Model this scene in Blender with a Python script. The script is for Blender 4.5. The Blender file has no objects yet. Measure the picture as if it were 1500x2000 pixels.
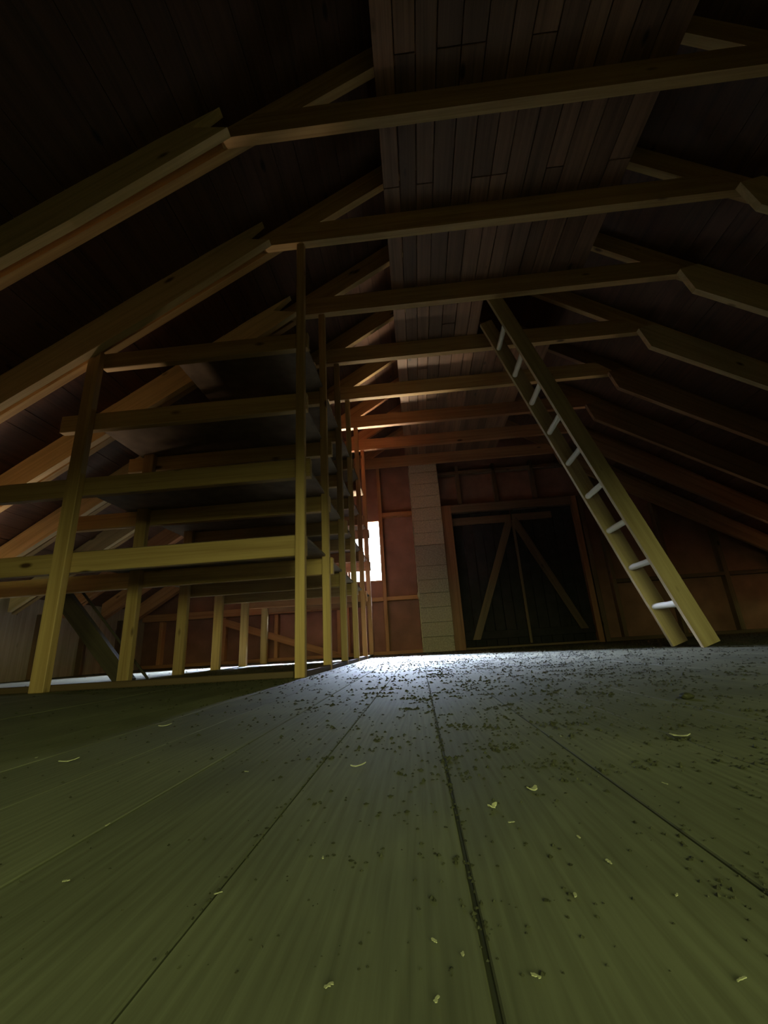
import bpy, bmesh, math, random
from mathutils import Vector, Matrix
random.seed(7)
scene = bpy.context.scene
COL = scene.collection

# ------------------------------------------------------------------ camera
cam_d = bpy.data.cameras.new('camera')
cam_d.sensor_fit = 'HORIZONTAL'; cam_d.sensor_width = 36.0
cam_d.lens = 824.0 / 1500.0 * 36.0
cam_d.clip_start = 0.01
cam = bpy.data.objects.new('camera', cam_d); COL.objects.link(cam)
RX = Vector((0.995014, 0.080731, -0.058562))
DN = Vector((-0.080075, 0.296610, -0.951636))
FW = Vector((-0.059456, 0.951580, 0.301595))
M = Matrix.Identity(4)
for r in range(3):
    M[r][0] = RX[r]; M[r][1] = -DN[r]; M[r][2] = -FW[r]
M.translation = Vector((0, 0, 0.118))
cam.matrix_world = M
scene.camera = cam

# ------------------------------------------------------------------ view
vs = scene.view_settings
vs.view_transform = 'Standard'; vs.look = 'None'; vs.gamma = 1.0
vs.use_curve_mapping = False
vs.exposure = -0.12
scene.cycles.max_bounces = 8
scene.cycles.diffuse_bounces = 5
scene.cycles.transparent_max_bounces = 8
scene.cycles.sample_clamp_indirect = 4.0
scene.cycles.use_denoising = True

# ------------------------------------------------------------------ world: overcast sky behind the gable, sunlit foliage on the near side
BACK = (0.92, 1.0, 1.26, 8500.0)      # high overcast sky, direction +Y
LOWSKY = (0.9, 1.0, 1.05, 14.0)       # hazy horizon, direction +Y
BACK_GROUND = (1.0, 0.78, 0.52, 1500.0)   # sunlit yard below the window
FAR_GROUND = (1.0, 0.9, 0.7, 1.0)
FRONT_GROUND = (0.95, 1.05, 0.38, 0.2)
FRONT = (1.0, 1.14, 0.42, 14.0)
FRONT_HIGH = (1.0, 1.2, 0.48, 8.5)      # direction -Y
SIDE = (1.0, 0.62, 0.30, 6.0)       # direction +-X
w = bpy.data.worlds.new('world'); scene.world = w; w.use_nodes = True
nt = w.node_tree; nt.nodes.clear()
N = nt.nodes.new; L = nt.links.new
out = N('ShaderNodeOutputWorld'); bg = N('ShaderNodeBackground')
geo = N('ShaderNodeTexCoord'); sep = N('ShaderNodeSeparateXYZ')
L(geo.outputs['Generated'], sep.inputs[0])
def wmask(sock, a, b):
    m = N('ShaderNodeMapRange'); m.inputs['From Min'].default_value = a; m.inputs['From Max'].default_value = b
    L(sock, m.inputs['Value']); return m.outputs['Result']
def wcol(c):
    return (c[0]*c[3], c[1]*c[3], c[2]*c[3], 1)
back = wmask(sep.outputs['Y'], 0.15, 0.35)
frnt = wmask(sep.outputs['Y'], -0.15, -0.35)
m1 = N('ShaderNodeMix'); m1.data_type = 'RGBA'; m1.inputs[6].default_value = wcol(SIDE); hi = wmask(sep.outputs['Z'], 0.285, 0.86)
mb = N('ShaderNodeMix'); mb.data_type = 'RGBA'; mb.inputs[6].default_value = wcol(LOWSKY); mb.inputs[7].default_value = wcol(BACK)
L(hi, mb.inputs[0]); L(mb.outputs[2], m1.inputs[7])
L(back, m1.inputs[0])
m2 = N('ShaderNodeMix'); m2.data_type = 'RGBA'; fh = wmask(sep.outputs['Z'], 0.10, 0.38)
mf = N('ShaderNodeMix'); mf.data_type = 'RGBA'; mf.inputs[6].default_value = wcol(FRONT); mf.inputs[7].default_value = wcol(FRONT_HIGH)
L(fh, mf.inputs[0]); L(mf.outputs[2], m2.inputs[7])
L(m1.outputs[2], m2.inputs[6]); L(frnt, m2.inputs[0])
# below the horizon: shaded ground on the near side, sunlit ground outside the back window
gr = wmask(sep.outputs['Z'], -0.06, 0.03)
deep = wmask(sep.outputs['Z'], -0.42, -0.78)
mg = N('ShaderNodeMix'); mg.data_type = 'RGBA'; mg.inputs[6].default_value = wcol(FAR_GROUND); mg.inputs[7].default_value = wcol(BACK_GROUND)
L(deep, mg.inputs[0])
mg2 = N('ShaderNodeMix'); mg2.data_type = 'RGBA'; mg2.inputs[6].default_value = wcol(SIDE); L(mg.outputs[2], mg2.inputs[7]); L(back, mg2.inputs[0])
mg3 = N('ShaderNodeMix'); mg3.data_type = 'RGBA'; L(mg2.outputs[2], mg3.inputs[6]); mg3.inputs[7].default_value = wcol(FRONT_GROUND); L(frnt, mg3.inputs[0])
m3 = N('ShaderNodeMix'); m3.data_type = 'RGBA'; L(gr, m3.inputs[0]); L(mg3.outputs[2], m3.inputs[6]); L(m2.outputs[2], m3.inputs[7])
L(m3.outputs[2], bg.inputs['Color'])
L(bg.outputs[0], out.inputs[0])

# window_1 in the back wall, an unseen fill hatch behind the camera, two eave gaps
WIN = (-0.93, -0.45, 0.98, 1.885)
UNSEEN_WIN = (-2.15, -1.68, 1.02, 1.36)   # unseen window added behind the shelves to light the left rear
FILL_HATCH = (-0.3, 1.1, 0.20, 1.05)  # unseen opening added to light the front faces from behind the camera
YF = -1.2                           # inner face of the wall behind the camera
YB = 5.95                           # boarding of the back wall
XL, XR = -3.9, 5.2                  # low side walls
VENT_R = (5.2, 5.42, 0.30, 0.42)   # y0,y1,z0,z1 in wall_right
VENT_L = (2.92, 3.2, 0.2, 0.36)

def portal(name, loc, rot, sx, sy):
    d = bpy.data.lights.new(name, 'AREA'); d.shape = 'RECTANGLE'; d.size = sx; d.size_y = sy
    d.cycles.is_portal = True
    o = bpy.data.objects.new(name, d); COL.objects.link(o); o.location = loc; o.rotation_euler = rot
portal('window_portal', ((WIN[0]+WIN[1])/2, YB+0.002, (WIN[2]+WIN[3])/2), (-math.pi/2, 0, 0), WIN[1]-WIN[0], WIN[3]-WIN[2])
portal('window_portal', ((UNSEEN_WIN[0]+UNSEEN_WIN[1])/2, YB+0.002, (UNSEEN_WIN[2]+UNSEEN_WIN[3])/2), (-math.pi/2, 0, 0), UNSEEN_WIN[1]-UNSEEN_WIN[0], UNSEEN_WIN[3]-UNSEEN_WIN[2])
portal('fill_hatch_portal', ((FILL_HATCH[0]+FILL_HATCH[1])/2, YF-0.002, (FILL_HATCH[2]+FILL_HATCH[3])/2), (math.pi/2, 0, 0), FILL_HATCH[1]-FILL_HATCH[0], FILL_HATCH[3]-FILL_HATCH[2])
portal('vent_portal', (XR+0.002, (VENT_R[0]+VENT_R[1])/2, (VENT_R[2]+VENT_R[3])/2), (0, math.pi/2, 0), VENT_R[3]-VENT_R[2], VENT_R[1]-VENT_R[0])
portal('vent_portal', (XL-0.002, (VENT_L[0]+VENT_L[1])/2, (VENT_L[2]+VENT_L[3])/2), (0, -math.pi/2, 0), VENT_L[3]-VENT_L[2], VENT_L[1]-VENT_L[0])

# ------------------------------------------------------------------ materials
def wood(name, base, dark, rough=0.6, grain=1.0, knots=True, axis='X', bump=0.25, var=0.25, spec=0.35, scale=1.0):
    m = bpy.data.materials.new(name); m.use_nodes = True
    t = m.node_tree; n = t.nodes; l = t.links
    b = n['Principled BSDF']
    tc = n.new('ShaderNodeTexCoord'); info = n.new('ShaderNodeObjectInfo')
    off = n.new('ShaderNodeVectorMath'); off.operation = 'MULTIPLY_ADD'
    cmb = n.new('ShaderNodeCombineXYZ')
    for k in range(3): l.new(info.outputs['Random'], cmb.inputs[k])
    l.new(cmb.outputs[0], off.inputs[0]); off.inputs[1].default_value = (37, 53, 71); l.new(tc.outputs['Object'], off.inputs[2])
    mp = n.new('ShaderNodeMapping'); l.new(off.outputs[0], mp.inputs[0])
    st = {'X': (1.2, 28, 28), 'Y': (28, 1.2, 28), 'Z': (28, 28, 1.2)}[axis]
    mp.inputs['Scale'].default_value = [s*scale for s in st]
    # slow warp makes the grain wander
    nz = n.new('ShaderNodeTexNoise'); nz.inputs['Scale'].default_value = 1.0; nz.inputs['Detail'].default_value = 5; nz.inputs['Distortion'].default_value = 0.6
    l.new(mp.outputs[0], nz.inputs['Vector'])
    mp2 = n.new('ShaderNodeMapping'); l.new(off.outputs[0], mp2.inputs[0])
    mp2.inputs['Scale'].default_value = [(s*scale*(5 if s > 2 else 2)) for s in st]
    nf = n.new('ShaderNodeTexNoise'); nf.inputs['Scale'].default_value = 1.0; nf.inputs['Detail'].default_value = 3
    l.new(mp2.outputs[0], nf.inputs['Vector'])
    add = n.new('ShaderNodeMath'); add.operation = 'MULTIPLY_ADD'; l.new(nf.outputs['Fac'], add.inputs[0]); add.inputs[1].default_value = 0.45; l.new(nz.outputs['Fac'], add.inputs[2])
    cr = n.new('ShaderNodeValToRGB'); cr.color_ramp.elements[0].position = 0.45; cr.color_ramp.elements[1].position = 0.85
    cr.color_ramp.elements[0].color = (*dark, 1); cr.color_ramp.elements[1].color = (*base, 1)
    l.new(add.outputs[0], cr.inputs[0])
    last = cr.outputs[0]
    if knots:
        vo = n.new('ShaderNodeTexVoronoi'); vo.inputs['Scale'].default_value = 1.0
        mk = n.new('ShaderNodeMapping'); l.new(off.outputs[0], mk.inputs[0])
        mk.inputs['Scale'].default_value = {'X': (2.4, 6, 6), 'Y': (6, 2.4, 6), 'Z': (6, 6, 2.4)}[axis]
        l.new(mk.outputs[0], vo.inputs['Vector'])
        kr = n.new('ShaderNodeMapRange'); kr.inputs['From Min'].default_value = 0.05; kr.inputs['From Max'].default_value = 0.11
        l.new(vo.outputs['Distance'], kr.inputs['Value'])
        mx = n.new('ShaderNodeMix'); mx.data_type = 'RGBA'; mx.inputs[6].default_value = (dark[0]*.25, dark[1]*.2, dark[2]*.2, 1)
        l.new(kr.outputs['Result'], mx.inputs[0]); l.new(last, mx.inputs[7]); last = mx.outputs[2]
    hs = n.new('ShaderNodeHueSaturation'); l.new(last, hs.inputs['Color'])
    mr = n.new('ShaderNodeMapRange'); mr.inputs['To Min'].default_value = 1-var; mr.inputs['To Max'].default_value = 1+var
    l.new(info.outputs['Random'], mr.inputs['Value']); l.new(mr.outputs['Result'], hs.inputs['Value'])
    l.new(hs.outputs[0], b.inputs['Base Color'])
    b.inputs['Roughness'].default_value = rough; b.inputs['Specular IOR Level'].default_value = spec
    bp = n.new('ShaderNodeBump'); bp.inputs['Strength'].default_value = bump; bp.inputs['Distance'].default_value = 0.002
    l.new(add.outputs[0], bp.inputs['Height']); l.new(bp.outputs[0], b.inputs['Normal'])
    return m

def plain(name, col, rough=0.7, nscale=12, amt=0.25, bump=0.2, spec=0.3, metallic=0.0, dist=0.003):
    m = bpy.data.materials.new(name); m.use_nodes = True
    t = m.node_tree; n = t.nodes; l = t.links; b = n['Principled BSDF']
    tc = n.new('ShaderNodeTexCoord')
    nz = n.new('ShaderNodeTexNoise'); nz.inputs['Scale'].default_value = nscale; nz.inputs['Detail'].default_value = 8
    l.new(tc.outputs['Object'], nz.inputs['Vector'])
    cr = n.new('ShaderNodeValToRGB'); cr.color_ramp.elements[0].position = .3; cr.color_ramp.elements[1].position = .7
    cr.color_ramp.elements[0].color = (*[c*(1-amt) for c in col], 1); cr.color_ramp.elements[1].color = (*[min(1, c*(1+amt)) for c in col], 1)
    l.new(nz.outputs['Fac'], cr.inputs[0]); l.new(cr.outputs[0], b.inputs['Base Color'])
    b.inputs['Roughness'].default_value = rough; b.inputs['Specular IOR Level'].default_value = spec; b.inputs['Metallic'].default_value = metallic
    bp = n.new('ShaderNodeBump'); bp.inputs['Strength'].default_value = bump; bp.inputs['Distance'].default_value = dist
    l.new(nz.outputs['Fac'], bp.inputs['Height']); l.new(bp.outputs[0], b.inputs['Normal'])
    return m

PINE = wood('sawn_pine', (0.52, 0.34, 0.16), (0.34, 0.20, 0.085))
PINE_RED = wood('reddish_pine', (0.50, 0.245, 0.125), (0.32, 0.135, 0.065))
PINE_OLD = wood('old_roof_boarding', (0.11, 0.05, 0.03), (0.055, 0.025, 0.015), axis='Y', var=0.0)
LOFT = wood('loft_boarding', (0.22, 0.115, 0.07), (0.10, 0.05, 0.03), var=0.35)
GREYWOOD = wood('bounce_lit_rung_wood', (0.78, 0.72, 0.64), (0.58, 0.53, 0.46), knots=False)  # pale rungs carry the floor's bounce light in their colour
LADDERWOOD = wood('worn_ladder_wood', (0.36, 0.27, 0.155), (0.24, 0.17, 0.09))
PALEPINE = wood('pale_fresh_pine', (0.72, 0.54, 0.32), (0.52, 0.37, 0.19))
DOORWOOD = wood('door_frame_wood', (0.24, 0.11, 0.06), (0.14, 0.06, 0.03))
DIMMED = wood('dimmed_rafter_wood', (0.30, 0.165, 0.09), (0.17, 0.09, 0.045))  # darker copy for the right rear rafters, their shade put into the colour
FIBRE = plain('fibreboard_wall', (0.215, 0.105, 0.080), nscale=5, amt=.18, rough=.85)
SHEET = plain('grey_brown_sheet', (0.17, 0.118, 0.085), nscale=9, amt=.25, rough=.85)
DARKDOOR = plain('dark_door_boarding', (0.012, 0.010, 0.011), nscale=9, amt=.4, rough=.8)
DARKWOOD = wood('dark_old_wood', (0.055, 0.042, 0.03), (0.03, 0.022, 0.016))
BRACEWOOD = wood('brown_brace_wood', (0.12, 0.072, 0.045), (0.07, 0.042, 0.026))
BLOCK = plain('lightweight_block', (0.74, 0.60, 0.50), nscale=60, amt=.25, rough=.9, bump=.5)  # bounce light on the upper courses is put into this paler tone
BLOCK_D = plain('darker_block', (0.40, 0.34, 0.30), nscale=60, amt=.3, rough=.9, bump=.5)
FOAM = plain('pale_mortar_bead', (0.66, 0.62, 0.50), nscale=40, amt=.2)
WHITEBOARD = wood('pale_wall_boarding', (0.46, 0.36, 0.31), (0.30, 0.22, 0.18), axis='Z', var=.2)
STEEL = plain('dull_steel', (0.45, 0.45, 0.45), metallic=.9, rough=.35)
CRUMB = plain('dark_crumbs', (0.03, 0.028, 0.015), nscale=80, amt=.5)
CHIP = plain('pale_wood_chip', (0.33, 0.31, 0.21), nscale=60, amt=.2)
SKYLINE = None

def floor_material():
    m = bpy.data.materials.new('worn_floor_boards'); m.use_nodes = True
    t = m.node_tree; n = t.nodes; l = t.links; b = n['Principled BSDF']
    tc = n.new('ShaderNodeTexCoord'); at = n.new('ShaderNodeAttribute'); at.attribute_name = 'board'; 
    off = n.new('ShaderNodeVectorMath'); off.operation = 'MULTIPLY_ADD'
    cmb = n.new('ShaderNodeCombineXYZ'); l.new(at.outputs['Fac'], cmb.inputs[0]); l.new(at.outputs['Fac'], cmb.inputs[1])
    l.new(cmb.outputs[0], off.inputs[0]); off.inputs[1].default_value = (13, 31, 0); l.new(tc.outputs['Object'], off.inputs[2])
    def noise(sc, det, dist=0.0, rot=0):
        mp = n.new('ShaderNodeMapping'); mp.inputs['Scale'].default_value = sc; l.new(off.outputs[0], mp.inputs[0])
        z = n.new('ShaderNodeTexNoise'); z.inputs['Scale'].default_value = 1; z.inputs['Detail'].default_value = det; z.inputs['Distortion'].default_value = dist
        l.new(mp.outputs[0], z.inputs['Vector']); return z.outputs['Fac']
    # growth rings: wave bands running along the board, warped
    mp = n.new('ShaderNodeMapping'); mp.inputs['Scale'].default_value = (1, 0.10, 1); l.new(off.outputs[0], mp.inputs[0])
    wv = n.new('ShaderNodeTexWave'); wv.wave_type = 'BANDS'; wv.bands_direction = 'X'; wv.inputs['Scale'].default_value = 34; wv.inputs['Distortion'].default_value = 11; wv.inputs['Detail'].default_value = 2; wv.inputs['Detail Scale'].default_value = 0.5
    l.new(mp.outputs[0], wv.inputs['Vector'])
    fine = noise((260, 10, 1), 3, .3)
    patch = noise((5, 3, 5), 6, .5)
    g = n.new('ShaderNodeMath'); g.operation = 'MULTIPLY_ADD'; l.new(wv.outputs['Fac'], g.inputs[0]); g.inputs[1].default_value = .16; l.new(fine, g.inputs[2])
    cr = n.new('ShaderNodeValToRGB'); cr.color_ramp.elements[0].position = .3; cr.color_ramp.elements[1].position = .95
    cr.color_ramp.elements[0].color = (0.092, 0.088, 0.056, 1); cr.color_ramp.elements[1].color = (0.152, 0.148, 0.100, 1)
    l.new(g.outputs[0], cr.inputs[0])
    pr = n.new('ShaderNodeMapRange'); pr.inputs['From Min'].default_value = .3; pr.inputs['From Max'].default_value = .7; pr.inputs['To Min'].default_value = .72; pr.inputs['To Max'].default_value = 1.2
    l.new(patch, pr.inputs['Value'])
    hs = n.new('ShaderNodeHueSaturation'); l.new(cr.outputs[0], hs.inputs['Color']); l.new(pr.outputs['Result'], hs.inputs['Value'])
    l.new(hs.outputs[0], b.inputs['Base Color'])
    rr = n.new('ShaderNodeMapRange'); rr.inputs['To Min'].default_value = .68; rr.inputs['To Max'].default_value = .85; l.new(patch, rr.inputs['Value']); l.new(rr.outputs['Result'], b.inputs['Roughness'])
    b.inputs['Specular IOR Level'].default_value = .22
    bp = n.new('ShaderNodeBump'); bp.inputs['Strength'].default_value = .3; bp.inputs['Distance'].default_value = .0008
    l.new(g.outputs[0], bp.inputs['Height']); l.new(bp.outputs[0], b.inputs['Normal'])
    return m
FLOOR = floor_material()

def glass_material():
    m = bpy.data.materials.new('window_glass'); m.use_nodes = True
    t = m.node_tree; n = t.nodes; l = t.links; n.remove(n['Principled BSDF'])
    tr = n.new('ShaderNodeBsdfTransparent'); tr.inputs[0].default_value = (.92, .96, .97, 1)
    gl = n.new('ShaderNodeBsdfGlossy'); gl.inputs['Roughness'].default_value = .05
    fr = n.new('ShaderNodeFresnel'); mx = n.new('ShaderNodeMixShader')
    l.new(fr.outputs[0], mx.inputs[0]); l.new(tr.outputs[0], mx.inputs[1]); l.new(gl.outputs[0], mx.inputs[2]); l.new(mx.outputs[0], n['Material Output'].inputs[0])
    return m
GLASS = glass_material()

# ------------------------------------------------------------------ helpers
def place(o, mat4, parent=None):
    if parent is not None:
        o.parent = parent
        o.matrix_local = Matrix.Translation(-parent.location) @ mat4
    else:
        o.matrix_local = mat4
    return o

def link(name, bm, mats, parent=None, mat4=None, smooth=False):
    me = bpy.data.meshes.new(name)
    bmesh.ops.recalc_face_normals(bm, faces=bm.faces)
    bm.to_mesh(me); bm.free()
    for m in (mats if isinstance(mats, (list, tuple)) else [mats]): me.materials.append(m)
    if smooth:
        for p in me.polygons: p.use_smooth = True
    o = bpy.data.objects.new(name, me); COL.objects.link(o)
    place(o, mat4 or Matrix.Identity(4), parent)
    return o

def add_box(bm, a, b, mi=0, bev=0.0):
    x0, y0, z0 = a; x1, y1, z1 = b
    vs_ = [bm.verts.new(p) for p in ((x0,y0,z0),(x1,y0,z0),(x1,y1,z0),(x0,y1,z0),(x0,y0,z1),(x1,y0,z1),(x1,y1,z1),(x0,y1,z1))]
    fs = [bm.faces.new([vs_[i] for i in f]) for f in ((0,3,2,1),(4,5,6,7),(0,1,5,4),(1,2,6,5),(2,3,7,6),(3,0,4,7))]
    for f in fs: f.material_index = mi
    if bev:
        es = list({e for f in fs for e in f.edges})
        r = bmesh.ops.bevel(bm, geom=es, offset=bev, segments=1, affect='EDGES')
        for f in r['faces']: f.material_index = mi
    return vs_

def box(name, a, b, mat, parent=None, bev=0.003):
    """axis aligned board; mesh is centred and its longest side runs along local X, so the grain follows it"""
    c = [(a[i]+b[i])/2 for i in range(3)]; d = [b[i]-a[i] for i in range(3)]
    k = d.index(max(d))
    order = [k, (k+1) % 3, (k+2) % 3]
    bm = bmesh.new(); s = [d[order[i]]/2 for i in range(3)]
    add_box(bm, [-v for v in s], s, bev=min(bev, min(s)*.6))
    R = Matrix.Identity(4)
    for i in range(3):
        for j in range(3): R[i][j] = 0
    for j in range(3): R[order[j]][j] = 1
    return link(name, bm, mat, parent, Matrix.Translation(c) @ R)

def frame_from(p0, p1, up):
    x = (Vector(p1)-Vector(p0)).normalized(); u = Vector(up)
    y = u.cross(x).normalized(); z = x.cross(y)
    R = Matrix.Identity(4)
    for i in range(3): R[i][0] = x[i]; R[i][1] = y[i]; R[i][2] = z[i]
    return R

def beam(name, p0, p1, wy, wz, up, mat, parent=None, bev=0.003, wobble=0.0):
    """board from p0 to p1 (centre line), wy thick sideways, wz deep along up"""
    p0 = Vector(p0); p1 = Vector(p1); Ln = (p1-p0).length
    bm = bmesh.new(); seg = max(1, int(Ln/0.4)) if wobble else 1
    if not wobble:
        add_box(bm, (-Ln/2, -wy/2, -wz/2), (Ln/2, wy/2, wz/2), bev=bev)
    else:
        rings = []
        for i in range(seg+1):
            x = -Ln/2+Ln*i/seg; jy = random.uniform(-1, 1)*wobble; jz = random.uniform(-1, 1)*wobble
            rings.append([bm.verts.new((x, sy*wy/2+jy, sz*wz/2+jz)) for sy, sz in ((-1,-1),(1,-1),(1,1),(-1,1))])
        for a, b in zip(rings, rings[1:]):
            for k in range(4): bm.faces.new((a[k], a[(k+1)%4], b[(k+1)%4], b[k]))
        bm.faces.new(rings[0][::-1]); bm.faces.new(rings[-1])
    R = frame_from(p0, p1, up)
    return link(name, bm, mat, parent, Matrix.Translation((p0+p1)/2) @ R)

def prism_y(name, pts, y0, y1, mat, parent=None, along=None, mi=None):
    """polygon in XZ extruded along Y; the mesh is stored in a frame whose X runs along the given direction"""
    ax = Vector(along if along else (1, 0, 0)).normalized()
    c = Vector((sum(p[0] for p in pts)/len(pts), (y0+y1)/2, sum(p[1] for p in pts)/len(pts)))
    R = frame_from((0,0,0), ax, (0,0,1) if abs(ax.z) < .9 else (1,0,0))
    Mx = Matrix.Translation(c) @ R; inv = Mx.inverted()
    bm = bmesh.new()
    A = [bm.verts.new(inv @ Vector((x, y0, z))) for x, z in pts]
    B = [bm.verts.new(inv @ Vector((x, y1, z))) for x, z in pts]
    bm.faces.new(A); bm.faces.new(B[::-1])
    n = len(pts)
    for k in range(n): bm.faces.new((A[k], B[k], B[(k+1)%n], A[(k+1)%n]))
    return link(name, bm, mat, parent, Mx)

def thing(name, label, cat, loc=(0,0,0), group=None):
    o = bpy.data.objects.new(name, None); COL.objects.link(o); o.location = loc
    o.empty_display_size = .1
    o['label'] = label; o['category'] = cat
    if group: o['group'] = group
    return o
def tag(o, label, cat, group=None, kind=None):
    o['label'] = label; o['category'] = cat
    if group: o['group'] = group
    if kind: o['kind'] = kind
    return o
def struct(o, label=None, cat=None):
    o['kind'] = 'structure'
    if label: o['label'] = label
    if cat: o['category'] = cat
    return o

# ------------------------------------------------------------------ roof geometry (undersides of the rafters)
def zl(x): return 2.61 + 0.635*(x+0.76)
def zr(x): return 2.64 - 0.66*(x-2.16)
def zroof(x): return min(zl(x), zr(x))
RIDGE_X = (2.64+0.66*2.16-2.61-0.635*0.76)/(0.635+0.66)
RIDGE_Z = zl(RIDGE_X)
T = 2.598                      # underside of the collar ties
def Yi(i): return 2.055 + 0.6075*(i-1)

# ------------------------------------------------------------------ floor
bm = bmesh.new()
lay = bm.faces.layers.float.new('board')
pitch = 0.1325; k0 = int((XL-0.016)/pitch)-1; k1 = int((XR-0.016)/pitch)+1
wide = {0: .0024, 1: .0020, 2: .0008, -1: .0020, -2: .0026}
for k in range(k0, k1+1):
    xa = max(0.016+k*pitch, XL); xb = min(0.016+(k+1)*pitch, XR)
    if xb-xa < .01: continue
    ga = wide.get(k, .0008); gb = wide.get(k+1, .0008)
    before = set(bm.faces)
    zt = random.uniform(-.0007, .0007)
    add_box(bm, (xa+ga/2, YF, -0.0046), (xb-gb/2, YB, zt), bev=.0008)
    rv = random.random()
    for f in set(bm.faces)-before: f[lay] = rv
before = set(bm.faces)
add_box(bm, (XL, YF, -0.07), (XR, YB, -0.0045))
fl = link('floor', bm, FLOOR); struct(fl, 'wide bare floorboards strewn with crumbs', 'floor')

# ------------------------------------------------------------------ ceiling (roof boarding on the rafters)
bm = bmesh.new(); lay = bm.faces.layers.float.new('board')
TH = 0.178
def slope_boards(fx, xa, xb):
    s = (fx(xb)-fx(xa))/(xb-xa); step = .135/math.hypot(1, s)*(1 if xb > xa else -1)
    n = int(abs((xb-xa)/step)); nx, nz = -s, 1
    q = math.hypot(nx, nz); nx /= q; nz /= q
    for i in range(n+1):
        x0 = xa+i*step+.002*(1 if step > 0 else -1); x1 = xa+(i+1)*step
        j = random.uniform(-.002, .002)
        P = [(x0, fx(x0)+TH+j), (x1, fx(x1)+TH+j), (x1+nx*.02, fx(x1)+TH+nz*.02+j), (x0+nx*.02, fx(x0)+TH+nz*.02+j)]
        A = [bm.verts.new((x, YF-.3, z)) for x, z in P]; B = [bm.verts.new((x, YB+.3, z)) for x, z in P]
        fs = [bm.faces.new(A), bm.faces.new(B[::-1])]+[bm.faces.new((A[k], B[k], B[(k+1)%4], A[(k+1)%4])) for k in range(4)]
slope_boards(zl, RIDGE_X, XL-.35)
slope_boards(zr, RIDGE_X, XR+.35)
# felt above the boards keeps the light out
for fx, xe in ((zl, XL-.4), (zr, XR+.4)):
    P = [(RIDGE_X, RIDGE_Z+TH+.03), (xe, fx(xe)+TH+.03), (xe, fx(xe)+TH+.06), (RIDGE_X, RIDGE_Z+TH+.06)]
    A = [bm.verts.new((x, YF-.3, z)) for x, z in P]; B = [bm.verts.new((x, YB+.3, z)) for x, z in P]
    bm.faces.new(A); bm.faces.new(B[::-1]); [bm.faces.new((A[k], B[k], B[(k+1)%4], A[(k+1)%4])) for k in range(4)]
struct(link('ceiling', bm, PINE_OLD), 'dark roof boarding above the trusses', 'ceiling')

# ------------------------------------------------------------------ walls
def gable(name, holes, y0, y1, mat):
    bm = bmesh.new(); t = TH-.004
    def pr(P):
        A = [bm.verts.new((x, y0, z)) for x, z in P]; B = [bm.verts.new((x, y1, z)) for x, z in P]; n = len(P)
        bm.faces.new(A); bm.faces.new(B[::-1]); [bm.faces.new((A[k], B[k], B[(k+1)%n], A[(k+1)%n])) for k in range(n)]
    def column(xa, xb, zb):
        P = [(xa, zb), (xb, zb), (xb, zroof(xb)+t)]
        if xa < RIDGE_X < xb: P.append((RIDGE_X, RIDGE_Z+t))
        P.append((xa, zroof(xa)+t)); pr(P)
    x = XL
    for a, b, c, d in sorted(holes):
        column(x, a, -.07); pr([(a, -.07), (b, -.07), (b, c), (a, c)]); column(a, b, d); x = b
    column(x, XR, -.07)
    return struct(link(name, bm, mat))
wb = gable('wall_back', [WIN, UNSEEN_WIN], YB, YB+.1, FIBRE); wb['label'] = 'reddish brown fibreboard gable wall with pine studs'; wb['category'] = 'wall'
wf = gable('wall_front', [FILL_HATCH], YF-.1, YF, FIBRE)
def side_wall(name, x0, x1, v, mat):
    bm = bmesh.new(); zt = zroof((x0+x1)/2)+TH
    add_box(bm, (x0, YF-.1, -.07), (x1, v[0], zt)); add_box(bm, (x0, v[1], -.07), (x1, YB+.1, zt))
    add_box(bm, (x0, v[0], -.07), (x1, v[1], v[2])); add_box(bm, (x0, v[0], v[3]), (x1, v[1], zt))
    return struct(link(name, bm, mat))
wl = side_wall('wall_left', XL-.03, XL, VENT_L, WHITEBOARD)
wr = side_wall('wall_right', XR, XR+.03, VENT_R, FIBRE)

for k in range(8):
    y = 1.75+.6075*k-.02
    if not (VENT_L[0]-.06 < y < VENT_L[1]): box('stud', (XL+.001, y, .0), (XL+.07, y+.045, zl(XL+.07)-.03), BRACEWOOD, wl)
    if not (VENT_R[0]-.06 < y < VENT_R[1]): box('stud', (XR-.07, y, .0), (XR-.001, y+.045, zr(XR)-.12), BRACEWOOD, wr)
# studs and rails nailed to the back wall (its parts)
SY = 5.86
def stud(x0, x1, z0, z1, m=PINE_RED): return box('stud', (x0, SY, z0), (x1, YB-.001, z1), m, wb)
for x0, x1, z1 in ((-0.45, -0.40, None), (-0.98, -0.93, None), (-2.14, -2.07, .62), (-1.97, -1.92, .62), (-1.10, -1.05, .62),
                   (-2.72, -2.66, .62), (-3.30, -3.24, .62), (-3.62, -3.57, .62),
                   (2.62, 2.67, None), (3.36, 3.41, None), (4.05, 4.11, None), (4.68, 4.73, None)):
    stud(x0, x1, .045, z1 if z1 else zroof(x0 if x0 < RIDGE_X else x1)-.0, PINE_RED if x0 < 1 else BRACEWOOD)  # right-hand studs take darker wood, shade put into their colour
for x in (-1.55, -2.27, -2.85):
    stud(x, x+.05, .73, zroof(x)-.0)
box('noggin', (-0.40, SY, 1.90), (0.04, YB-.001, 1.96), PINE_RED, wb)
box('noggin', (-0.40, SY, 0.70), (0.04, YB-.001, 0.755), PINE_RED, wb)
box('noggin', (-0.93, SY, 0.70), (-0.45, YB-.001, 0.755), PINE_RED, wb)
box('rail', (-3.85, SY-.045, 0.625), (-0.98, YB-.001, 0.72), PINE_RED, wb)
box('sole_plate', (-3.85, SY-.01, 0.001), (0.04, YB-.001, 0.045), PINE_RED, wb)
box('sole_plate', (2.44, SY-.01, 0.001), (5.15, YB-.001, 0.045), BRACEWOOD, wb)
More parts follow.
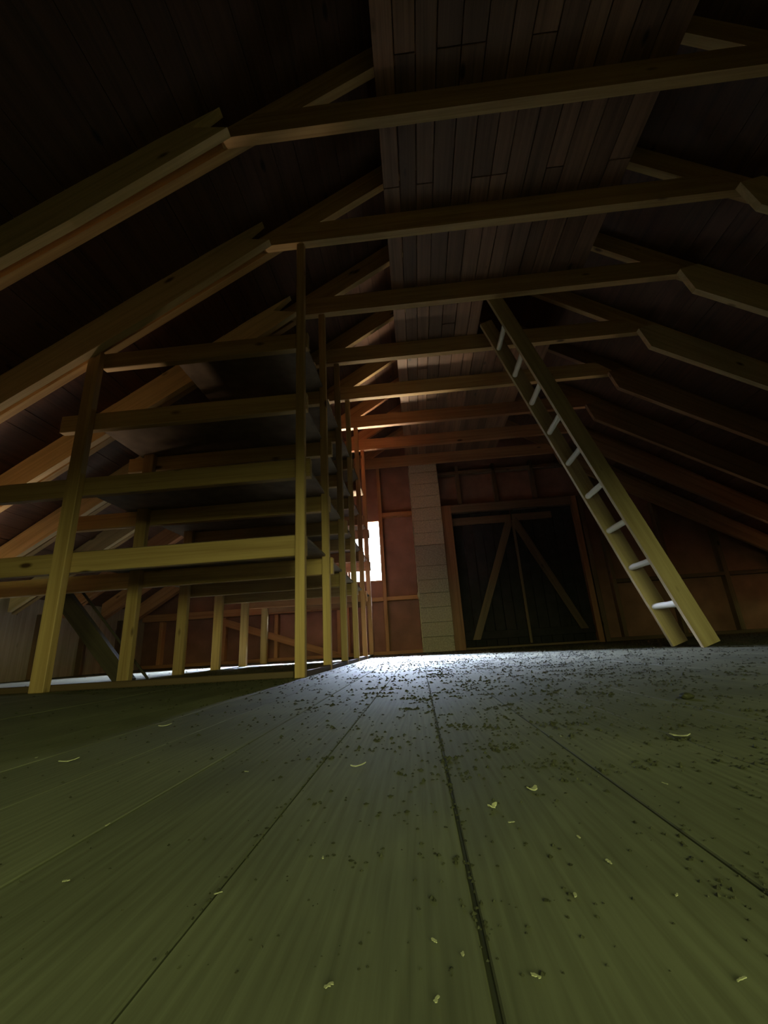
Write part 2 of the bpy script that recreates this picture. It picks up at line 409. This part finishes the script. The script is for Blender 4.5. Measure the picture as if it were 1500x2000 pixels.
beam('brace', (-2.72, SY-.0125, .585), (-1.12, SY-.0125, .085), .022, .085, (0, 1, 0), PINE_RED, wb) if False else None
bm = bmesh.new()
prism_y('brace', [(-2.72, .62), (-2.72, .52), (-1.28, .046), (-1.02, .046)], SY-.024, SY-.002, PINE_RED, wb, along=(1, 0, -.33))
box('noggin', (2.67, SY, .735), (3.36, YB-.001, .785), BRACEWOOD, wb)
box('noggin', (3.41, SY, .735), (4.05, YB-.001, .785), BRACEWOOD, wb)
box('noggin', (4.11, SY, .735), (4.68, YB-.001, .785), BRACEWOOD, wb)
# short studs above the doors
for x in (0.72, 1.25, 1.80): stud(x, x+.05, 2.0, 2.60, BRACEWOOD)
box('rail', (0.46, SY, 2.47), (2.62, YB-.001, 2.52), BRACEWOOD, wb)

# windows
def window(name, W, label):
    a, b, c, d = W; xm = (a+b)/2
    wn = bpy.data.objects.new(name, None); COL.objects.link(wn); wn.location = (xm, YB, c); struct(wn, label, 'window')
    bm = bmesh.new()
    add_box(bm, (a, YB-.01, c), (a+.025, YB+.1, d)); add_box(bm, (b-.012, YB-.01, c), (b, YB+.1, d))
    add_box(bm, (a+.025, YB-.01, c), (b-.012, YB+.1, c+.02)); add_box(bm, (a+.025, YB-.01, d-.02), (b-.012, YB+.1, d))
    link('window_frame', bm, PINE_RED, wn)
    box('glazing_bar', (a+.025, YB+.045, c+(d-c)*.55), (b-.012, YB+.06, c+(d-c)*.55+.007), PINE_RED, wn, bev=.001)
    box('glazing_bar', (xm-.01, YB+.061, c+.02), (xm+.01, YB+.07, d-.02), PINE_RED, wn, bev=.001)
    box('glass_pane', (a+.02, YB+.052, c+.015), (b-.01, YB+.055, d-.015), GLASS, wn, bev=0)
window('window_1', WIN, 'tall narrow gable window glaring with daylight behind the shelf posts')
window('unseen_window', UNSEEN_WIN, 'unseen window added behind the shelf rack to light the floor there')

# chimney of lightweight blocks
ch = thing('chimney', 'grey block chimney column between the window bay and the dark doors', 'chimney', (.25, 5.88, 0))
bm = bmesh.new(); z = 0.0; i = 0
CX0, CX1, CY0 = 0.045, 0.455, 5.80
bounds = [0, .19, .375, .57, .76, .94, 1.13, 1.42, 1.60, 1.78, 1.97, 2.15, 2.34, 2.52, 2.70, 2.89, 3.08, 3.22]
for z0, z1 in zip(bounds, bounds[1:]):
    j = random.uniform(-.003, .003)
    add_box(bm, (CX0+j, CY0+random.uniform(-.002, .002), z0+.0015), (CX1+j, YB-.002, z1-.0015), mi=1 if z1 < 1.45 and z1 > .2 and z0 > .3 else (0 if z0 > 1.4 else 1), bev=.004)
link('block_courses', bm, [BLOCK, BLOCK_D], ch)
bm = bmesh.new(); prev = None
for k in range(80):
    z = .01+k*2.58/79; r = .006+random.uniform(-.002, .004)+(.014 if k in (22, 23) else 0)
    ring = [bm.verts.new((CX0-.004+r*math.cos(t), 5.815+r*math.sin(t), z)) for t in (0, 1.57, 3.14, 4.71)]
    if prev: [bm.faces.new((prev[q], prev[(q+1)%4], ring[(q+1)%4], ring[q])) for q in range(4)]
    prev = ring
o = link('mortar_bead', bm, FOAM, ch, smooth=True); o['label'] = 'pale ragged bead down the left corner'

# double door
dr = bpy.data.objects.new('door_1', None); COL.objects.link(dr); dr.location = (1.45, 5.9, 0); struct(dr, 'tall dark double doors with diagonal wooden braces in the gable wall', 'door')
def leaf(x0, x1):
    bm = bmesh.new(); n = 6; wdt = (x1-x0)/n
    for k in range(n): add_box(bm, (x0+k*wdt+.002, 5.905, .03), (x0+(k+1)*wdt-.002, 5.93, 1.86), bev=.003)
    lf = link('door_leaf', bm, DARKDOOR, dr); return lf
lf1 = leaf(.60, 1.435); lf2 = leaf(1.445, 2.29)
box('top_ledge', (.605, 5.88, 1.69), (1.43, 5.904, 1.80), BRACEWOOD, dr); box('top_ledge', (1.45, 5.88, 1.70), (2.0, 5.904, 1.80), BRACEWOOD, dr)
box('bottom_ledge', (.605, 5.88, .12), (1.43, 5.904, .22), DARKDOOR, dr); box('bottom_ledge', (1.45, 5.88, .12), (2.285, 5.904, .22), DARKDOOR, dr)
prism_y('diagonal_brace', [(.70, .12), (.80, .12), (1.42, 1.62), (1.42, 1.74), (1.36, 1.74)], 5.862, 5.879, BRACEWOOD, dr, along=(.37, 0, .93))
prism_y('diagonal_brace', [(2.20, .18), (2.10, .18), (1.455, 1.60), (1.455, 1.74), (1.51, 1.74)], 5.862, 5.879, BRACEWOOD, dr, along=(-.4, 0, .9))
box('closing_strip', (1.425, 5.845, .04), (1.46, 5.861, 1.70), BRACEWOOD, dr)
box('door_frame', (.455, 5.84, .0), (.60, YB-.001, 1.99), DOORWOOD, dr); box('door_frame', (2.29, 5.84, .0), (2.36, YB-.001, 1.99), DOORWOOD, dr)
box('door_frame', (2.38, 5.85, .0), (2.44, YB-.001, 1.99), BRACEWOOD, dr)
box('door_header', (.60, 5.84, 1.87), (2.29, YB-.001, 1.99), BRACEWOOD, dr)
box('threshold', (.60, 5.83, .001), (2.29, YB-.001, .028), BRACEWOOD, dr)
o = beam('door_bolt', (1.47, 5.835, 1.845), (1.80, 5.835, 1.85), .008, .008, (0, 0, 1), STEEL, dr, bev=.001); o['label'] = 'thin steel bolt rod'

# ------------------------------------------------------------------ roof trusses
TR_LABEL = ['faint collar tie and rafters highest in the photo, nearest truss overhead',
            'roof truss whose collar tie meets the tall front shelf post',
            'roof truss against whose back the top of the ladder ends',
            'roof truss crossing just behind the ladder top, third bright beam up the ladder side',
            'roof truss four beams in front of the gable wall, tie passing behind the ladder',
            'roof truss fourth from the top among the pale edged ties left of the ladder',
            'reddish roof truss second before the chimney, with pale lower edge',
            'reddish roof truss last before the chimney, its tie cutting off the block column']
def zru(x): return 2.64 - 0.66*(x-2.16)
for i in range(0, 8):
    Y = Yi(i)
    wood_m = PINE if i < 5 else PINE_RED
    tr = thing('roof_truss', TR_LABEL[i], 'roof truss', (RIDGE_X, Y, T), group='roof trusses in a row')
    # collar tie
    dx = random.uniform(-.02, .02)
    prism_y('collar_tie', [(-.80, T), (2.20, T), (2.20+dx, T+.02), (2.02, T+.15), (-.62, T+.15), (-.80, T+.03)], Y-.05, Y, wood_m, tr)
    # rafters behind the tie
    h = .176
    prism_y('rafter', [(RIDGE_X, RIDGE_Z), (RIDGE_X, RIDGE_Z+h), (XL, zl(XL)+h), (XL, zl(XL))], Y+.001, Y+.046, wood_m, tr, along=(1, 0, .635))
    prism_y('rafter', [(RIDGE_X, RIDGE_Z), (XR, zr(XR)), (XR, zr(XR)+h), (RIDGE_X, RIDGE_Z+h)], Y+.001, Y+.046, wood_m if i < 4 else DIMMED, tr, along=(1, 0, -.66))
    # sister planks on the lower halves
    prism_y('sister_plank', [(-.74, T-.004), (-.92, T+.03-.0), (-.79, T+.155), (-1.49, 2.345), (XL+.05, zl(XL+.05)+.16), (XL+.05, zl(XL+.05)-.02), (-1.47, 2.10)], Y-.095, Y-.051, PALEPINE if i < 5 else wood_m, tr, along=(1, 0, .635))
    prism_y('sister_plank', [(2.10, T+.0), (2.235, T+.03), (XR-.02, zr(XR)+.12), (XR-.02, zr(XR)-.09), (2.16, T-.19)], Y-.095, Y-.051, PALEPINE if i < 4 else DIMMED, tr, along=(1, 0, -.66))

# ------------------------------------------------------------------ loft platform on the ties
lp = thing('loft_platform', 'dark boards laid lengthwise on the collar ties along the middle of the attic', 'platform', (.7, 3.2, T+.15))
x = 0.0
while x < 1.44:
    wd = random.choice((.10, .115, .13, .095)); x1 = min(x+wd, 1.46)
    segs = [(YF+.05, 5.72)] if x < .68 else [(YF+.05, 2.67), (3.245, 5.72 if x < 1.3 else 4.1)]
    for y0, y1 in segs:
        y = y0
        while y < y1-.05:
            ye = min(y1, y+random.choice((1.8, 2.4, 3.0)))
            if y1-ye < .4: ye = y1
            box('plank', (x+.002, y+.002, T+.1505+random.uniform(0, .002)), (x1-.002, ye-.002, T+.172), LOFT, lp, bev=.002)
            y = ye
    x = x1

# ------------------------------------------------------------------ shelf rack
rk = thing('storage_rack', 'long open rack of sawn timber posts, rails and sheet shelves along the left side', 'rack', (-1.2, 2.05, 0))
tops = (0.685, 1.112, 1.522, 1.94)
for i in range(1, 7):
    Y = Yi(i)
    box('post', (-.580, Y-.040, .0), (-.532, Y, T-.001), PINE if i < 5 else PINE_RED, rk)
    if i < 7:
        xq = -1.82
        box('post', (xq-.04, Y-.045, .0), (xq+.035, Y-.001, zl(xq+.035)-.03), PINE, rk)
    for k, zt in enumerate(tops):
        if i > 6 or (i > 5 and k == 3): continue
        xl = {0: -2.9, 1: -2.4, 2: -2.0, 3: -1.80}[k] if i < 3 else {0: -1.86, 1: -1.86, 2: -1.86, 3: -1.78}[k]
        beam('rail', (xl, Y+.022, zt-.055), (-.525-random.uniform(-.02, .02), Y+.022, zt-.055), .042, .108, (0, 0, 1), PINE if i < 5 else PINE_RED, rk)
for k, zt in enumerate(tops):
    xl = {0: -1.98, 1: -1.95, 2: -1.9, 3: -1.42}[k]
    y = Yi(1)+.045; 
    for j, i in enumerate((1, 3, 5)):
        ya = Yi(i)+(.046 if j == 0 else .024); yb = Yi(min(i+2, 7))+.02
        if i == 5: yb = Yi(6)+(.02 if k < 3 else -.1)
        box('shelf_board', (xl, ya, zt+.0), (-.56+random.uniform(-.01, .01), yb, zt+.014), SHEET, rk, bev=.001)
box('floor_plate', (-.585, Yi(1)+.002, .0), (-.535, Yi(6)+.05, .03), BRACEWOOD, rk)
bm = bmesh.new()
box('floor_plate', (-2.2, Yi(1)+.002, .0), (-.595, Yi(1)+.05, .03), BRACEWOOD, rk)

# ------------------------------------------------------------------ ladder
# measured as a rigid frame leaning along -X against the edge of the loft opening
A0 = Vector((1.62, 2.69, 0)); sdir = Vector((-.322, -.004, .947)).normalized(); rdir = Vector((0.02, 1, 0)).normalized()
rdir = (rdir-sdir*rdir.dot(sdir)).normalized(); bdir = sdir.cross(rdir).normalized()   # width direction of the stiles
if bdir.x < 0: bdir = -bdir
LADW = 0.29; STW = .104; STT = .030
ld = thing('ladder', 'sloping wooden ladder with nine round rungs leaning up to the loft opening', 'ladder', A0)
LEN = 2.80
def lad_stile(off, t0, t1):
    bm = bmesh.new(); seg = 12; rings = []
    for i in range(seg+1):
        t = t0+(t1-t0)*i/seg; j = random.uniform(-.0015, .0015)
        rings.append([bm.verts.new((t-t0-(t1-t0)/2, yy, zz+j)) for yy, zz in ((-STT/2, 0), (STT/2, 0), (STT/2, STW), (-STT/2, STW))])
    for a_, b_ in zip(rings, rings[1:]):
        for k in range(4): bm.faces.new((a_[k], a_[(k+1)%4], b_[(k+1)%4], b_[k]))
    bm.faces.new(rings[0][::-1]); bm.faces.new(rings[-1])
    es = [e for e in bm.edges if abs(e.verts[0].co.x-e.verts[1].co.x) > .01]
    bmesh.ops.bevel(bm, geom=es, offset=.003, segments=1, affect='EDGES')
    R = Matrix.Identity(4)
    for q in range(3): R[q][0] = sdir[q]; R[q][1] = rdir[q]; R[q][2] = bdir[q]
    return link('stile', bm, LADDERWOOD, ld, Matrix.Translation(A0+rdir*off+sdir*(t0+(t1-t0)/2)) @ R)
lad_stile(0, 0, LEN); lad_stile(LADW+STT, 0, LEN)
RT0, RDT = 0.262, 0.2815
for i in range(9):
    t = RT0+RDT*i
    p0 = A0+sdir*t+rdir*(-STT*.4)+bdir*.028; p1 = p0+rdir*(LADW+STT*1.8)
    bm = bmesh.new(); prev = None; Ln = (p1-p0).length; nr = 12
    for q in range(9):
        xx = -Ln/2+Ln*q/8; rr = .0200+random.uniform(-.0012, .0012)
        ring = [bm.verts.new((xx, rr*math.cos(2*math.pi*s/nr), rr*math.sin(2*math.pi*s/nr))) for s in range(nr)]
        if prev: [bm.faces.new((prev[s], prev[(s+1)%nr], ring[(s+1)%nr], ring[s])) for s in range(nr)]
        else: bm.faces.new(ring[::-1])
        prev = ring
    bm.faces.new(prev)
    link('rung', bm, GREYWOOD, ld, Matrix.Translation((p0+p1)/2) @ frame_from(p0, p1, (0, 0, 1)), smooth=True)

# ------------------------------------------------------------------ loose timber at the left
o = prism_y('leaning_plank', [(-2.50, .60), (-2.35, .60), (-1.82, .014), (-1.82, .0), (-1.95, .0)], 2.712, 2.748, DARKWOOD, along=(.7, 0, -.7))
tag(o, 'dark wide plank slanting down behind the left shelf post', 'plank')
o = beam('thin_stick', (-2.27, 2.73, .60), (-1.73, 2.73, .008), .014, .014, (0, 1, 0), DARKWOOD)
tag(o, 'thin dark stick slanting down beside the wide leaning plank', 'stick')

# ------------------------------------------------------------------ debris on the floor
def chip(name, x, y, ln, wd, rot, mat, tilt=.15, curl=0.0, thick=.0008):
    """thin flake with a torn, uneven outline; curl lifts its ends"""
    bm = bmesh.new(); n = 6; up = []; dn = []; sk = random.uniform(-.4, .4)*wd
    for q in range(n+1):
        t = q/n-.5; taper = random.uniform(.35, 1.0) if 0 < q < n else random.uniform(.1, .5)
        zz = .0012+curl*(4*t*t)+(t+.5)*tilt*ln*.5; c = sk*math.sin(t*3)+random.uniform(-.15, .15)*wd
        up.append([bm.verts.new((t*ln, c+s*wd*taper/2, zz+thick)) for s in (-1, 1)]); dn.append([bm.verts.new((t*ln, c+s*wd*taper/2, zz)) for s in (-1, 1)])
    for q in range(n):
        bm.faces.new((up[q][0], up[q+1][0], up[q+1][1], up[q][1])); bm.faces.new((dn[q][1], dn[q+1][1], dn[q+1][0], dn[q][0]))
        for s in (0, 1): bm.faces.new((up[q][s], dn[q][s], dn[q+1][s], up[q+1][s]))
    bm.faces.new((up[0][0], up[0][1], dn[0][1], dn[0][0])); bm.faces.new((up[n][0], dn[n][0], dn[n][1], up[n][1]))
    return link(name, bm, mat, None, Matrix.Translation((x, y, 0)) @ Matrix.Rotation(rot, 4, 'Z'))
big = [(-.455, .571, .022, .007, .15, 'curled pale wood shaving lying far left on the floor'),
       (-.476, .818, .022, .008, .3, 'pale flat shaving on the left floor in front of the rack'),
       (.283, .553, .020, .008, -.4, 'pale diamond shaped chip on the floor at the right'),
       (.080, .396, .007, .006, .5, 'small pale chip right of the open floor seam'),
       (.043, .362, .006, .004, .9, 'whitish crumb close to the right of the open floor seam'),
       (-.073, .488, .016, .004, .1, 'curled shaving left of the middle of the floor, near a knot')]
for x, y, ln, wd, r, lab in big:
    tag(chip('wood_shaving', x, y, ln, wd, r, CHIP, curl=.002), lab, 'wood shaving', 'loose pale shavings on the floor')
small = [(-.114, .259), (-.043, .196), (-.004, .219), (.032, .199), (.108, .247), (.063, .249), (.101, .196), (.184, .399), (-.246, .357), (-.067, .294),
         (-.325, 1.068), (-.211, .276), (-.191, .488), (-.529, .604), (.007, .211), (.215, 1.198), (-.004, .189), (.091, .279), (.161, .584), (.051, .335), (.086, .310)]
for x, y in small:
    tag(chip('wood_shaving', x, y, random.uniform(.0018, .0038)*(1+y), random.uniform(.0009, .0019)*(1+y), random.uniform(0, 3), CHIP, thick=.0003), 'tiny pale wood flake lying on the floorboards', 'wood shaving', 'tiny pale flakes on the floor')
# dark clod at the right
bm = bmesh.new(); bmesh.ops.create_icosphere(bm, subdivisions=2, radius=.011)
for v in bm.verts: v.co *= random.uniform(.8, 1.15); v.co.z = max(v.co.z*.6, -.005)
o = link('dirt_clod', bm, CRUMB, None, Matrix.Translation((.449, .825, .0052))); tag(o, 'dark lump of dirt on the floor in front of the ladder', 'dirt clod')
# crumbs nobody could count
bm = bmesh.new()
def crumb(x, y, r):
    pts = [bm.verts.new((x+r*math.cos(a)*random.uniform(.5, 1.3), y+r*math.sin(a)*random.uniform(.5, 1.3), .0009)) for a in (0.2, 1.6, 2.8, 4.0, 5.2)]
    top = bm.verts.new((x, y, .001+r*random.uniform(.3, .9)))
    for k in range(5): bm.faces.new((pts[k], pts[(k+1) % 5], top))
    bm.faces.new(pts[::-1])
for k in range(7500):
    y = .2+5.4*random.random()**1.35; x = random.gauss(.10+.16*y, .12+.33*y)
    if x < -.5 and y > 2.0 and random.random() < .6: continue
    if not (XL+.2 < x < XR-.2) or (y < .5 and random.random() < .65): continue
    crumb(x, y, (random.uniform(.0012, .0045)*(1+y*.35) if random.random() < .93 else random.uniform(.004, .008))*min(1, .05+y*.75))
for k in range(330):                      # clusters like chaff
    y = .24+2.9*random.random()**1.25; x = random.gauss(.15+.15*y, .10+.16*y)
    for q in range(random.randint(5, 16)): crumb(x+random.gauss(0, .012+.004*y), y+random.gauss(0, .010), random.uniform(.0014, .0040)*(1+y*.3)*min(1, .15+y))
for k in range(500):                      # caught in the open seams
    xs = random.choice((.016, .016, -.1165, .281)); y = .2+1.3*random.random()
    crumb(xs+random.gauss(0, .002), y, random.uniform(.0007, .0018))
for k in range(240):                      # along the rack's floor plate
    crumb(random.uniform(-1.6, -.5), Yi(1)-.06+random.gauss(0, .05), random.uniform(.002, .006))
o = link('floor_crumbs', bm, CRUMB); tag(o, 'scattered dark crumbs and chaff over the floorboards', 'debris', kind='stuff')
